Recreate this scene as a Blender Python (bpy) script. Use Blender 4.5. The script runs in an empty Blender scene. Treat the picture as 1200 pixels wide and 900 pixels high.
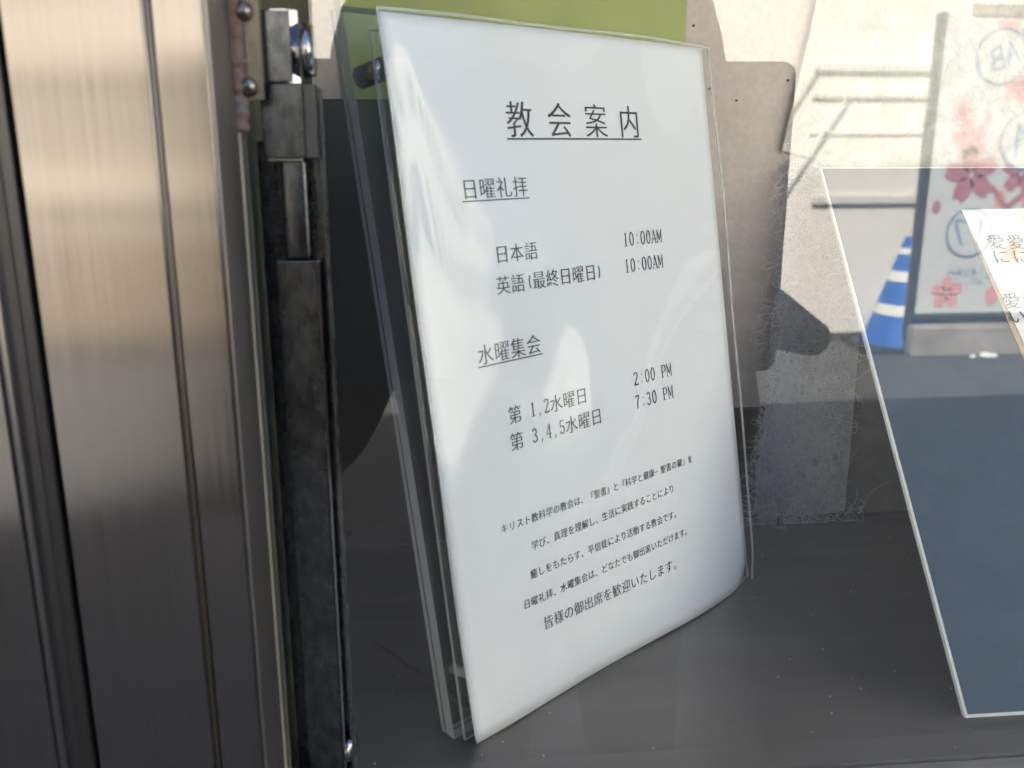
import bpy, bmesh, math, random
from mathutils import Vector, Matrix, noise
random.seed(7)
C = bpy.context.scene
COL = C.collection
R = math.radians

# ------------------------------------------------------------------ camera
# X runs along the glass, Y into the case, Z up; shelf top is z=0; glass is y=0
CAMP = Vector((0, -.310, .2446))
PITCH, ROLL, YAW = .2566, .00096, .0911
FPX = 1080.0
_f = Vector((math.sin(YAW)*math.cos(PITCH), math.cos(YAW)*math.cos(PITCH), -math.sin(PITCH)))
_r0 = Vector((math.cos(YAW), -math.sin(YAW), 0)); _d0 = _f.cross(_r0)
_r = _r0*math.cos(ROLL)+_d0*math.sin(ROLL); _d = -_r0*math.sin(ROLL)+_d0*math.cos(ROLL)
cam = bpy.data.cameras.new('camera'); co = bpy.data.objects.new('camera', cam); COL.objects.link(co)
M = Matrix((( _r.x, -_d.x, -_f.x, CAMP.x), (_r.y, -_d.y, -_f.y, CAMP.y), (_r.z, -_d.z, -_f.z, CAMP.z), (0,0,0,1)))
co.matrix_world = M
cam.sensor_fit = 'HORIZONTAL'; cam.sensor_width = 36; cam.lens = 36*FPX/1200
cam.clip_start = .01; cam.clip_end = 500
cam.dof.use_dof = True; cam.dof.focus_distance = .50; cam.dof.aperture_fstop = 12.5
C.camera = co

# ------------------------------------------------------------------ sky, sun, exposure
SUN_EL = R(47); SUN_AZ = R(28)
w = bpy.data.worlds.new('World'); C.world = w; w.use_nodes = True
nt = w.node_tree; bg = nt.nodes['Background']
sky = nt.nodes.new('ShaderNodeTexSky'); sky.sky_type = 'NISHITA'; sky.sun_disc = False
sky.sun_elevation = SUN_EL; sky.sun_rotation = -SUN_AZ; sky.air_density = 1; sky.dust_density = 3
nt.links.new(sky.outputs[0], bg.inputs[0]); bg.inputs[1].default_value = .068
sl = bpy.data.lights.new('sun', 'SUN'); sl.energy = 5.0; sl.angle = R(.53); sl.color = (1, .93, .82)
so = bpy.data.objects.new('sun', sl); COL.objects.link(so)
sd = Vector((math.sin(SUN_AZ)*math.cos(SUN_EL), -math.cos(SUN_AZ)*math.cos(SUN_EL), -math.sin(SUN_EL)))          # light travels from behind the building into the street
so.rotation_euler = sd.to_track_quat('-Z', 'Y').to_euler()
vs = C.view_settings
vs.view_transform = 'Standard'; vs.look = 'None'; vs.gamma = 1; vs.use_curve_mapping = False
vs.exposure = 2.97
C.cycles.max_bounces = 10; C.cycles.transparent_max_bounces = 24; C.cycles.glossy_bounces = 5
C.cycles.diffuse_bounces = 4; C.cycles.caustics_reflective = False; C.cycles.caustics_refractive = False
C.cycles.sample_clamp_indirect = 6

# ------------------------------------------------------------------ helpers
def link(o, parent=None):
    COL.objects.link(o)
    if parent is not None: o.parent = parent
    return o
def obj(name, bm, mat, parent=None, smooth=False):
    me = bpy.data.meshes.new(name); bm.to_mesh(me); bm.free()
    for m in (mat if isinstance(mat, (list, tuple)) else [mat]): me.materials.append(m)
    if smooth:
        for p in me.polygons: p.use_smooth = True
    return link(bpy.data.objects.new(name, me), parent)
def thing(name, label, cat, loc=(0,0,0), group=None):
    o = bpy.data.objects.new(name, None); COL.objects.link(o); o.location = loc
    o.empty_display_size = .02; o['label'] = label; o['category'] = cat
    if group: o['group'] = group
    return o
def tag(o, label, cat, group=None):
    o['label'] = label; o['category'] = cat
    if group: o['group'] = group
    return o
def keep(o, parent):            # parent without moving (parents are unrotated empties)
    o.parent = parent; o.location = Vector(o.location)-Vector(parent.location); return o
def box(bm, a, b, bevel=0, seg=2):
    a = Vector(a); b = Vector(b)
    r = bmesh.ops.create_cube(bm, size=1)
    for v in r['verts']:
        v.co = Vector(((a.x+b.x)/2+v.co.x*(b.x-a.x), (a.y+b.y)/2+v.co.y*(b.y-a.y), (a.z+b.z)/2+v.co.z*(b.z-a.z)))
    if bevel:
        es = list({e for v in r['verts'] for e in v.link_edges})
        bmesh.ops.bevel(bm, geom=es, offset=bevel, segments=seg, affect='EDGES', profile=.6)
    return bm
def boxo(name, a, b, mat, parent=None, bevel=0, seg=2):
    bm = bmesh.new(); box(bm, a, b, bevel, seg); o = obj(name, bm, mat, parent); 
    if parent is not None: o.location -= Vector(parent.location)
    return o
def cyl(bm, p0, p1, r0, r1=None, n=24, cap=True):
    p0 = Vector(p0); p1 = Vector(p1); r1 = r0 if r1 is None else r1
    ax = (p1-p0).normalized(); t = ax.orthogonal().normalized(); s = ax.cross(t)
    A = [bm.verts.new(p0+(t*math.cos(i*2*math.pi/n)+s*math.sin(i*2*math.pi/n))*r0) for i in range(n)]
    B = [bm.verts.new(p1+(t*math.cos(i*2*math.pi/n)+s*math.sin(i*2*math.pi/n))*r1) for i in range(n)]
    for i in range(n): bm.faces.new((A[i], A[(i+1)%n], B[(i+1)%n], B[i]))
    if cap: bm.faces.new(A[::-1]); bm.faces.new(B)
def dome(bm, c, n, r, h, seg=20, rings=6):      # round bolt head on base c facing n
    c = Vector(c); n = Vector(n).normalized(); t = n.orthogonal().normalized(); s = n.cross(t)
    prev = None
    for k in range(rings):
        a = k/rings*math.pi/2
        ring = [bm.verts.new(c+n*h*math.sin(a)+(t*math.cos(i*2*math.pi/seg)+s*math.sin(i*2*math.pi/seg))*r*math.cos(a)) for i in range(seg)]
        if prev:
            for i in range(seg): bm.faces.new((prev[i], prev[(i+1)%seg], ring[(i+1)%seg], ring[i]))
        else: bm.faces.new(ring[::-1])
        prev = ring
    top = bm.verts.new(c+n*h)
    for i in range(seg): bm.faces.new((prev[i], prev[(i+1)%seg], top))
def prism(bm, pts, off):        # closed outline pts (Vectors) thickened by the vector off
    off = Vector(off); A = [bm.verts.new(Vector(p)) for p in pts]; B = [bm.verts.new(Vector(p)+off) for p in pts]
    n = len(A); bm.faces.new(A); bm.faces.new(B[::-1])
    for i in range(n): bm.faces.new((A[i], B[i], B[(i+1)%n], A[(i+1)%n]))

# materials
class NB:
    def __init__(s, name):
        s.m = bpy.data.materials.new(name); s.m.use_nodes = True; s.t = s.m.node_tree
        s.p = s.t.nodes['Principled BSDF']; s.out = s.t.nodes['Material Output']
    def n(s, ty, **kw):
        x = s.t.nodes.new('ShaderNode'+ty)
        for k, v in kw.items():
            if k in x.inputs: x.inputs[k].default_value = v
            else: setattr(x, k, v)
        return x
    def l(s, a, b): s.t.links.new(a, b)
def rgb(h): return tuple(h)+(1,) if len(h) == 3 else h
def coords(b, scale=(1,1,1), space='Object'):
    tc = b.n('TexCoord'); mp = b.n('Mapping'); mp.inputs['Scale'].default_value = scale
    b.l(tc.outputs[space], mp.inputs[0]); return mp.outputs[0]
def mat(name, col, rough=.5, metal=0, var=.0, vscale=40, bump=0, bscale=200, stretch=(1,1,1), col2=None, spec=.5, coat=0, rvar=0, detail=6, bdist=.0005):
    b = NB(name); p = b.p
    p.inputs['Base Color'].default_value = rgb(col); p.inputs['Roughness'].default_value = rough
    p.inputs['Metallic'].default_value = metal; p.inputs['Specular IOR Level'].default_value = spec
    p.inputs['Coat Weight'].default_value = coat
    if var or col2 or bump or rvar:
        v = coords(b, stretch)
    if var or col2:
        nz = b.n('TexNoise', Scale=vscale, Detail=detail); b.l(v, nz.inputs['Vector'])
        c2 = col2 if col2 else tuple(max(0, c*(1-var)) for c in col)
        c1 = col if col2 else tuple(c*(1+var*.6) for c in col)
        rp = b.n('ValToRGB'); rp.color_ramp.elements[0].position = .35; rp.color_ramp.elements[1].position = .65
        rp.color_ramp.elements[0].color = rgb(c2); rp.color_ramp.elements[1].color = rgb(c1)
        b.l(nz.outputs[0], rp.inputs[0]); b.l(rp.outputs[0], p.inputs['Base Color'])
    if rvar:
        n3 = b.n('TexNoise', Scale=vscale*.7, Detail=5); b.l(v, n3.inputs['Vector'])
        mr = b.n('MapRange'); mr.inputs[1].default_value=.3; mr.inputs[2].default_value=.7
        mr.inputs[3].default_value = max(.02, rough-rvar); mr.inputs[4].default_value = rough+rvar
        b.l(n3.outputs[0], mr.inputs[0]); b.l(mr.outputs[0], p.inputs['Roughness'])
    if bump:
        n2 = b.n('TexNoise', Scale=bscale, Detail=4); b.l(v, n2.inputs['Vector'])
        bp = b.n('Bump', Strength=bump, Distance=bdist); b.l(n2.outputs[0], bp.inputs['Height']); b.l(bp.outputs[0], p.inputs['Normal'])
    return b.m
def clear(name, ior=1.5, tint=(1,1,1), bump=0, bscale=8, bdist=.01, rough=0.0, haze=0, gloss=(1,1,1), scratch=False):
    b = NB(name); b.t.nodes.remove(b.p)
    fr = b.n('Fresnel', IOR=ior); tr = b.n('BsdfTransparent', Color=rgb(tint)); gl = b.n('BsdfGlossy', Roughness=rough, Color=rgb(gloss))
    # light leaving through the inner face passes straight on (one reflection per slab, counted at its outer face)
    ge = b.n('NewGeometry'); ob = b.n('Math', operation='SUBTRACT'); ob.inputs[0].default_value = 1; b.l(ge.outputs['Backfacing'], ob.inputs[1])
    mu = b.n('Math', operation='MULTIPLY'); b.l(fr.outputs[0], mu.inputs[0]); b.l(ob.outputs[0], mu.inputs[1])
    mx = b.n('MixShader'); b.l(mu.outputs[0], mx.inputs[0]); b.l(tr.outputs[0], mx.inputs[1]); b.l(gl.outputs[0], mx.inputs[2])
    if bump:
        v = coords(b); nz = b.n('TexNoise', Scale=bscale, Detail=2); b.l(v, nz.inputs['Vector'])
        bp = b.n('Bump', Strength=bump, Distance=bdist); b.l(nz.outputs[0], bp.inputs['Height'])
        b.l(bp.outputs[0], gl.inputs['Normal']); b.l(bp.outputs[0], fr.inputs['Normal'])
    last = mx
    if haze:
        df = b.n('BsdfDiffuse', Color=(.8,.8,.78,1)); m2 = b.n('MixShader'); m2.inputs[0].default_value = haze
        b.l(mx.outputs[0], m2.inputs[1]); b.l(df.outputs[0], m2.inputs[2]); last = m2
    b.l(last.outputs[0], b.out.inputs[0]); return b.m
def brushed(name, col, rough, aniso=.8, streak=.12):
    b = NB(name); p = b.p
    p.inputs['Metallic'].default_value = 1; p.inputs['Anisotropic'].default_value = aniso
    tg = b.n('Tangent', direction_type='RADIAL', axis='Z'); b.l(tg.outputs[0], p.inputs['Tangent'])
    p.inputs['Anisotropic Rotation'].default_value = ANISO_ROT
    v = coords(b, (2600, 2600, 22)); nz = b.n('TexNoise', Scale=1, Detail=3); b.l(v, nz.inputs['Vector'])
    v2 = coords(b, (500, 500, 3)); nz2 = b.n('TexNoise', Scale=1, Detail=4); b.l(v2, nz2.inputs['Vector'])
    ad = b.n('Math', operation='ADD'); b.l(nz.outputs[0], ad.inputs[0]); b.l(nz2.outputs[0], ad.inputs[1])
    rp = b.n('MapRange'); rp.inputs[1].default_value=.7; rp.inputs[2].default_value=1.3; rp.inputs[3].default_value=1-streak; rp.inputs[4].default_value=1+streak
    b.l(ad.outputs[0], rp.inputs[0])
    vm = b.n('VectorMath', operation='SCALE'); vm.inputs[0].default_value = col; b.l(rp.outputs[0], vm.inputs['Scale']); b.l(vm.outputs[0], p.inputs['Base Color'])
    r2 = b.n('MapRange'); r2.inputs[1].default_value=.7; r2.inputs[2].default_value=1.3; r2.inputs[3].default_value=rough*.8; r2.inputs[4].default_value=rough*1.25
    b.l(ad.outputs[0], r2.inputs[0]); b.l(r2.outputs[0], p.inputs['Roughness'])
    bp = b.n('Bump', Strength=.15, Distance=.0001); b.l(nz.outputs[0], bp.inputs['Height']); b.l(bp.outputs[0], p.inputs['Normal'])
    return b.m
ANISO_ROT = 0.0
STEEL = brushed('brushed_steel', (.215,.205,.193), .16, aniso=.95, streak=.13)
SEAM = mat('seam_steel', (.17,.15,.13), .5, 1)
STEEL_EDGE = mat('steel_return', (.34,.33,.32), .38, 1, var=.15, vscale=60, stretch=(1,1,.05))
DARKSTEEL = mat('dark_shelf_metal', (.20,.186,.182), .42, .75, var=.12, vscale=30, bump=.15, bscale=300, stretch=(.06,1,1), rvar=.08)
def shelf_detail(m):
    t = m.node_tree; p = t.nodes['Principled BSDF']; tc = t.nodes.new('ShaderNodeTexCoord')
    nz = t.nodes.new('ShaderNodeTexNoise'); nz.inputs['Scale'].default_value = 9; nz.inputs['Detail'].default_value = 8; nz.inputs['Distortion'].default_value = 1.2
    t.links.new(tc.outputs['Object'], nz.inputs['Vector']); mr = t.nodes.new('ShaderNodeMapRange')
    mr.inputs[1].default_value = .35; mr.inputs[2].default_value = .68; mr.inputs[3].default_value = .28; mr.inputs[4].default_value = .58
    t.links.new(nz.outputs[0], mr.inputs[0]); t.links.new(mr.outputs[0], p.inputs['Roughness'])
shelf_detail(DARKSTEEL)
CASEDARK = mat('case_dark_paint', (.058,.055,.052), .5, .2, var=.3, vscale=30)
RUBBER = mat('black_rubber', (.012,.012,.013), .33, 0, bump=.05)
SEAL = mat('cream_seal', (.28,.26,.20), .5, 0, var=.25, vscale=80, stretch=(1,1,.2))
AGED = mat('aged_latch_steel', (.088,.095,.100),   .28, .9, var=.26, vscale=320, stretch=(1,1,.5), rvar=.08, bump=.12, bscale=500, bdist=.0002)
LATCHSIDE = mat('latch_side', (.09,.09,.085), .5, .6, var=.2, vscale=60)
DULL = mat('dull_bolt_steel', (.22,.20,.18), .3, .95, var=.4, vscale=500)
PLATE = mat('hinge_plate_steel', (.24,.21,.15), .5, .6, var=.3, vscale=150)
CHROME = mat('bright_latch_steel', (.36,.37,.39), .12, 1, var=.15, vscale=120)
RUST = mat('rusty_weld', (.16,.075,.045), .75, .2, col2=(.13,.125,.12), vscale=170, bump=1, bscale=600, bdist=.0008)
GRIME = mat('grime', (.16,.14,.07), .8, 0, col2=(.03,.03,.025), vscale=500, bump=1, bscale=700)
BOARD = mat('beige_board', (.64,.535,.46), .8, 0, var=.07, vscale=260, bump=.25, bscale=700, bdist=.0003)
GLASS = clear('window_glass', ior=1.78, tint=(.96,.975,.965), haze=.0095)
ACRYL = clear('clear_acrylic', ior=1.35, tint=(.93,.95,.935), haze=.03)
ACRYL_EDGE = clear('acrylic_edge', ior=1.6, tint=(.55,.56,.52), rough=.12, haze=.62)
SLEEVE = clear('clear_sleeve_film', ior=1.55, bump=.35, bscale=9, bdist=.006, rough=.06)
PAPER = mat('white_paper', (.84,.85,.875), .6, 0, var=.012, vscale=30)
INK = mat('black_ink', (.045,.045,.050), .6)
GREEN = mat('green_poster_ink', (.40,.44,.13), .5, 0, var=.12, vscale=14)
DARKBOARD = mat('dark_panel', (.055,.052,.042), .45, 0, var=.2, vscale=20)
BLUE = mat('blue_card', (.045,.075,.110), .5, 0, var=.10, vscale=90, bump=.25, bscale=1400, bdist=.0002, spec=.3)
CARDCORE = mat('card_core', (.80,.76,.68), .7, 0, var=.06, vscale=200)
VERSE = mat('verse_paper', (.80,.78,.72), .65, 0, var=.03, vscale=60)
TAN = mat('tan_card', (.42,.31,.19), .7, 0, var=.10, vscale=120)
PHONEM = mat('tablet_case_black', (.02,.02,.022), .5)
SKIN = mat('skin', (.50,.31,.22), .5, 0, var=.06, vscale=30)
SWEATER = mat('brown_sweater', (.085,.055,.042), .9, 0, var=.2, vscale=120, bump=.4, bscale=300)
TROUSER = mat('dark_trousers', (.02,.022,.028), .9, 0, var=.2, vscale=80)
HAIR = mat('black_hair', (.012,.010,.009), .5, 0, bump=.4, bscale=300)
SHOE = mat('shoe', (.02,.02,.02), .5)
ASPH = mat('asphalt', (.085,.088,.095), .9, 0, var=.18, vscale=6, bump=.6, bscale=140, bdist=.01)
WALLW = mat('street_wall_paint', (.80,.78,.73), .85, 0, var=.05, vscale=2.5, bump=.2, bscale=60)
WALLB = mat('beige_cladding', (.29,.27,.235), .8, 0, var=.05, vscale=2)
CONC = mat('concrete', (.36,.34,.31), .9, 0, var=.25, vscale=6, bump=.5, bscale=60)
GUTTER = mat('dark_gutter', (.05,.05,.05), .8)
CONEB = mat('cone_blue', (.02,.13,.50), .45, 0, var=.08, vscale=8)
CONEW = mat('cone_white', (.78,.78,.76), .5)
CONEBASE = mat('cone_base', (.035,.04,.055), .7)
FABRIC = mat('banner_cloth', (.68,.72,.74), .7, 0, var=.03, vscale=4)
PINK = mat('blossom_pink', (.80,.40,.43), .7); PINKD = mat('blossom_deep_pink', (.50,.21,.27), .7)
ORANGE = mat('blossom_orange', (.80,.42,.28), .7)
LOGO = mat('logo_blue', (.22,.35,.60), .7)
POST = mat('dark_post', (.08,.09,.10), .5, .3)
FACADE = mat('facade_tile', (.40,.36,.31), .8, 0, var=.1, vscale=10)
SNOW = mat('snow_lump', (.85,.87,.9), .8)

def washi_mat(name, col, alpha):
    b = NB(name); p = b.p
    v = coords(b, (1,1,1)); nz = b.n('TexNoise', Scale=55, Detail=9, Distortion=.7); nz.inputs['Roughness'].default_value=.7; b.l(v, nz.inputs['Vector'])
    rp = b.n('ValToRGB'); rp.color_ramp.elements[0].position=.36; rp.color_ramp.elements[1].position=.62
    rp.color_ramp.elements[0].color = rgb(tuple(c*.86 for c in col)); rp.color_ramp.elements[1].color = rgb(col)
    b.l(nz.outputs[0], rp.inputs[0]); b.l(rp.outputs[0], p.inputs['Base Color']); p.inputs['Roughness'].default_value=.85
    mr = b.n('MapRange'); mr.inputs[1].default_value=.35; mr.inputs[2].default_value=.65; mr.inputs[3].default_value=alpha-.14; mr.inputs[4].default_value=alpha+.08
    b.l(nz.outputs[0], mr.inputs[0]); b.l(mr.outputs[0], p.inputs['Alpha'])
    bp = b.n('Bump', Strength=1, Distance=.0022); b.l(nz.outputs[0], bp.inputs['Height']); b.l(bp.outputs[0], p.inputs['Normal'])
    return b.m
WASHI_UP = washi_mat('washi_cream', (.70,.66,.58), .95)
WASHI_LOW = washi_mat('washi_pale_grey', (.64,.63,.62), .86)
FIBRE = mat('washi_fibre', (.80,.79,.78), .8)

# ------------------------------------------------------------------ street (seen mirrored in the glass)
GZ = -1.055                     # street level, 1.3 m below the lens
bm = bmesh.new()
for x, y in ((-60,-60),(60,-60),(60,60),(-60,60)): bm.verts.new((x,y,GZ))
bm.faces.new(bm.verts[:]); g = obj('ground', bm, ASPH); g['kind'] = 'structure'
# facade of the building that holds the case, its eave throws the street shadow
fac = thing('building_facade', 'tiled facade of the building around the display case, behind the steel frame', 'building', (0,.3,GZ))
def shadow_h(reach): return GZ + reach*math.tan(SUN_EL)/math.cos(SUN_AZ)
boxo('wall', (.72,.04,GZ), (30,.60,shadow_h(4.17+.04)), FACADE, fac)
boxo('wall', (-2.9,.04,GZ), (-.235,.60,shadow_h(4.12+.04)), FACADE, fac)
boxo('wall', (-12,.04,GZ), (-2.901,.60,shadow_h(2.95+.04)), FACADE, fac)
boxo('wall', (-.235,.04,.52), (.72,.60,shadow_h(4.15+.04)), FACADE, fac)
boxo('wall', (-.235,.04,GZ), (.72,.60,-.05), FACADE, fac)

sw = thing('street_wall', 'long sunlit off-white wall across the street with moulding lines, mirrored in the glass', 'wall', (3,-5.7,GZ))
boxo('wall', (-.9,-6.0,GZ), (45,-5.62,1.75), WALLW, sw)
MOULD = mat('moulding_paint', (.68,.66,.63), .85)
for z, h, d in ((.70,.045,.03),(.53,.03,.025),(.30,.02,.015),(-.12,.05,.03)):
    boxo('moulding', (2.45 if z > 0 else 2.5,-5.62,z-h/2), (45,-5.62+d,z+h/2), MOULD, sw)
bm = bmesh.new()
for dx, z1 in ((0,.70),(.22,.53)): cyl(bm, (2.45+dx,-5.57,z1), (2.05+dx,-5.57,z1-.62), .010, n=10)
o = obj('handrail', bm, MOULD, sw); o.location -= sw.location
boxo('wall_base', (-.9,-5.62,GZ), (45,-5.56,GZ+.05), GUTTER, sw)
PALEB = mat('pale_band_paint', (.42,.39,.34), .85); PANB = mat('lower_panel_paint', (.20,.175,.145), .85)
nb = thing('neighbour_building', 'beige clad building across the street with pale band, mirrored in the steel frame', 'building', (-4,-5.7,GZ))
boxo('wall', (-10,-6.2,GZ), (-.901,-5.62,2.4), WALLB, nb)
boxo('pale_band', (-10,-5.62,-.12), (-.901,-5.57,.10), PALEB, nb)
boxo('pale_band', (-10,-5.62,.62), (-.901,-5.58,1.05), PALEB, nb)
boxo('lower_panel', (-10,-5.62,GZ+.10), (-.901,-5.60,-.35), PANB, nb)
boxo('plinth', (-10,-5.62,GZ), (-.901,-5.50,GZ+.10), GUTTER, nb)

tbd = thing('added_reflection_building', 'unseen tall cream building added at the far right for the bright reflection in the notice sleeve', 'building', (16,-6,GZ))
CREAM = mat('cream_render', (.78,.74,.66), .85, 0, var=.06, vscale=1.5); WINM = mat('window_dark', (.03,.04,.05), .15)
boxo('wall', (9,-8,GZ), (34,-5.70,6.5), CREAM, tbd)  # unseen block, added so the notice sleeve reflects a bright surface
for fx in range(10):
    for fz in range(2):
        x = 10+fx*2.4; z = 2.6+fz*2.1
        boxo('window', (x,-5.699,z), (x+1.0,-5.66,z+1.15), WINM, tbd)
# traffic cone
cn = thing('traffic_cone', 'blue traffic cone with white stripes beside the banner, mirrored in the glass', 'traffic cone', (3.09,-5.38,GZ))
bm = bmesh.new(); box(bm, (-.33,-.24,0), (.33,.24,.035), .012); obj('base', bm, CONEBASE, cn)
zs = [.035,.225,.290,.435,.500,.605,.645,.71]; 
def cr(z): return .215*(1-(z-.035)/.70)+.035
for i in range(7):
    bm = bmesh.new(); z0, z1 = zs[i], zs[i+1]; white = i in (1,3,5); k = 1.02 if white else 1
    cyl(bm, (0,0,z0), (0,0,z1), cr(z0)*k, cr(z1)*k, 32); obj('stripe' if white else 'body', bm, CONEW if white else CONEB, cn, False)
# banner
BY = -5.16
bn = thing('banner_sign', 'pale banner with pink cherry blossoms and round blue logos, mirrored in the glass', 'banner', (3.6,BY,GZ))
def flat(name, pts, m, parent, y):      # flat print on the banner, facing the case
    bm = bmesh.new(); vs_ = [bm.verts.new((x,y,z)) for x, z in pts]; bm.faces.new(vs_)
    o = obj(name, bm, m, parent); o.location -= parent.location; return o
boxo('cloth', (3.03,BY-.02,-.80), (4.35,BY,.955), FABRIC, bn)
boxo('post', (2.985,BY-.03,GZ+.02), (3.028,BY+.02,.97), POST, bn)
boxo('post', (4.352,BY-.03,GZ+.02), (4.395,BY+.02,.97), POST, bn)
boxo('rail', (3.03,BY-.024,-.835), (4.35,BY+.008,-.803), POST, bn)
boxo('rail', (3.2,BY-.03,.957), (4.2,BY+.01,1.02), CONC, bn)
def petal_pts(cx, cz, ang, r, wd):
    out = []
    for k in range(14):
        t = k/14*2*math.pi; a = math.cos(t)*r*.5+r*.58; b_ = math.sin(t)*wd
        if k == 0: a -= r*.14
        out.append((cx+a*math.cos(ang)-b_*math.sin(ang), cz+a*math.sin(ang)+b_*math.cos(ang)))
    return out
def blossom(cx, cz, r, m, rot=.3):
    bm = bmesh.new()
    for k in range(5):
        vs_ = [bm.verts.new((x,BY+.0025,z)) for x, z in petal_pts(cx, cz, rot+k*2*math.pi/5, r, r*.33)]; bm.faces.new(vs_)
    o = obj('blossom', bm, m, bn); o.location -= bn.location
for a in ((3.30,.05,.17,PINKD,.5),(3.62,.06,.13,PINKD,.2),(3.23,-.67,.105,PINK,.35),(3.85,-.62,.15,PINK,.3),(3.42,.86,.09,PINK,.9),(3.60,.84,.10,PINK,.1),
          (3.26,.26,.12,PINK,.6),(3.52,.55,.09,PINK,.2),(3.20,.42,.06,PINK,.1),(3.66,.62,.12,PINK,.7),(3.75,-.15,.12,PINK,.1),(4.1,.3,.2,PINKD,.4),(3.62,-.42,.07,ORANGE,.4),(4.05,-.3,.12,PINK,1)): blossom(*a)
for cx, cz, r, m in ((3.53,-.69,.055,PINK),(3.10,-.14,.035,PINKD),(3.46,.24,.03,ORANGE),(3.50,-.09,.045,ORANGE),(3.36,.40,.03,PINK)):
    flat('petal', [(cx+math.cos(t*.5236)*r*.8, cz+math.sin(t*.5236)*r*1.15) for t in range(12)], m, bn, BY+.003)
def line_print(bm, pts, wd, y):
    for (x0,z0),(x1,z1) in zip(pts, pts[1:]):
        d = Vector((x1-x0, z1-z0)); L = d.length or 1e-6; d /= L; nx, nz_ = -d.y*wd/2, d.x*wd/2; e = d*wd*.3
        a = [(x0-e.x+nx,z0-e.y+nz_),(x1+e.x+nx,z1+e.y+nz_),(x1+e.x-nx,z1+e.y-nz_),(x0-e.x-nx,z0-e.y-nz_)]
        bm.faces.new([bm.verts.new((p[0],y,p[1])) for p in a])
bm = bmesh.new(); line_print(bm, [(3.44,-.02),(3.54,-.14)], .03, BY+.004); line_print(bm, [(3.72,-.0),(3.56,-.14)], .035, BY+.0045)
o = obj('branch', bm, PINKD, bn); o.location -= bn.location
GLY = {'1':[[(.25,.75),(.5,1),(.5,0)]],'7':[[(.0,1),(.8,1),(.8,.8),(.35,0)]],'I':[[(.4,0),(.4,1)]],'A':[[(0,0),(.4,1),(.8,0)],[(.15,.4),(.65,.4)]],'B':[[(0,0),(0,1),(.6,.9),(.6,.6),(0,.5),(.7,.4),(.7,.1),(0,0)]],
 'H':[[(0,0),(0,1)],[(.75,0),(.75,1)],[(0,.5),(.75,.5)]],'W':[[(0,1),(.2,0),(.4,.7),(.6,0),(.8,1)]],'V':[[(0,1),(.4,0),(.8,1)]],'L':[[(0,1),(0,0),(.7,0)]],'J':[[(.6,1),(.6,.1),(.3,0),(0,.15)]],'P':[[(0,0),(0,1),(.65,.9),(.65,.6),(0,.5)]],'N':[[(0,0),(0,1),(.7,0),(.7,1)]]}
def banner_text(s, cx, cz, h, ang=0, name='lettering', m=LOGO):
    bm = bmesh.new(); W = len(s)*h*.8; y = BY+.005
    # reads left to right for someone in the street facing the banner (who looks towards -Y: +x is on the left)
    for i, ch in enumerate(s):
        for st in GLY.get(ch, []):
            P = []
            for (a, b_) in st:
                lx = (i*.8*h+a*h*.75)-W/2; lz = b_*h-h/2
                P.append((cx-(lx*math.cos(ang)-lz*math.sin(ang)), cz+lx*math.sin(ang)+lz*math.cos(ang)))
            line_print(bm, P, h*.11, y)
    o = obj(name, bm, m, bn); o.location -= bn.location
def ring(cx, cz, r):
    bm = bmesh.new(); n = 40; flat('logo_disc', [(cx+math.cos(k/n*2*math.pi)*r*.97, cz+math.sin(k/n*2*math.pi)*r*.97) for k in range(n)], FABRIC, bn, BY+.0035)
    line_print(bm, [(cx+math.cos(k/n*2*math.pi)*r, cz+math.sin(k/n*2*math.pi)*r) for k in range(n+1)], .014, BY+.0042)
    o = obj('logo_ring', bm, LOGO, bn); o.location -= bn.location
ring(3.40,.73,.155); banner_text('IABI', 3.40,.73,.13,-.35)
ring(3.63,.25,.17); banner_text('11', 3.63,.25,.18)
ring(3.33,-.30,.145); banner_text('17', 3.33,-.30,.15)
banner_text('LIAVAH', 3.36,-.54,.06); banner_text('NAPALIJIL', 3.36,-.60,.028)
kb = boxo('kerb_block', (2.99,-5.34,GZ), (5.2,-5.06,GZ+.185), CONC, None, .01); tag(kb, 'grey concrete block under the cherry blossom banner, mirrored in the glass', 'concrete block')
for x, r, wh in ((3.36,.02,'smallest white snow lump, nearest the blue cone, mirrored in the glass'),(3.44,.035,'largest white snow lump before the concrete block, mirrored in the glass'),(3.49,.028,'middle sized snow lump, farthest from the blue cone, mirrored in the glass')):
    bm = bmesh.new(); bmesh.ops.create_icosphere(bm, subdivisions=2, radius=r)
    for v in bm.verts: v.co *= 1+.35*noise.noise(v.co*40+Vector((x,0,0))); v.co.z *= .6
    o = obj('snow_lump', bm, SNOW); o.location = (x,-5.0,GZ+r*.4)
    tag(o, wh, 'snow lump', 'snow lumps at the kerb')

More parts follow.
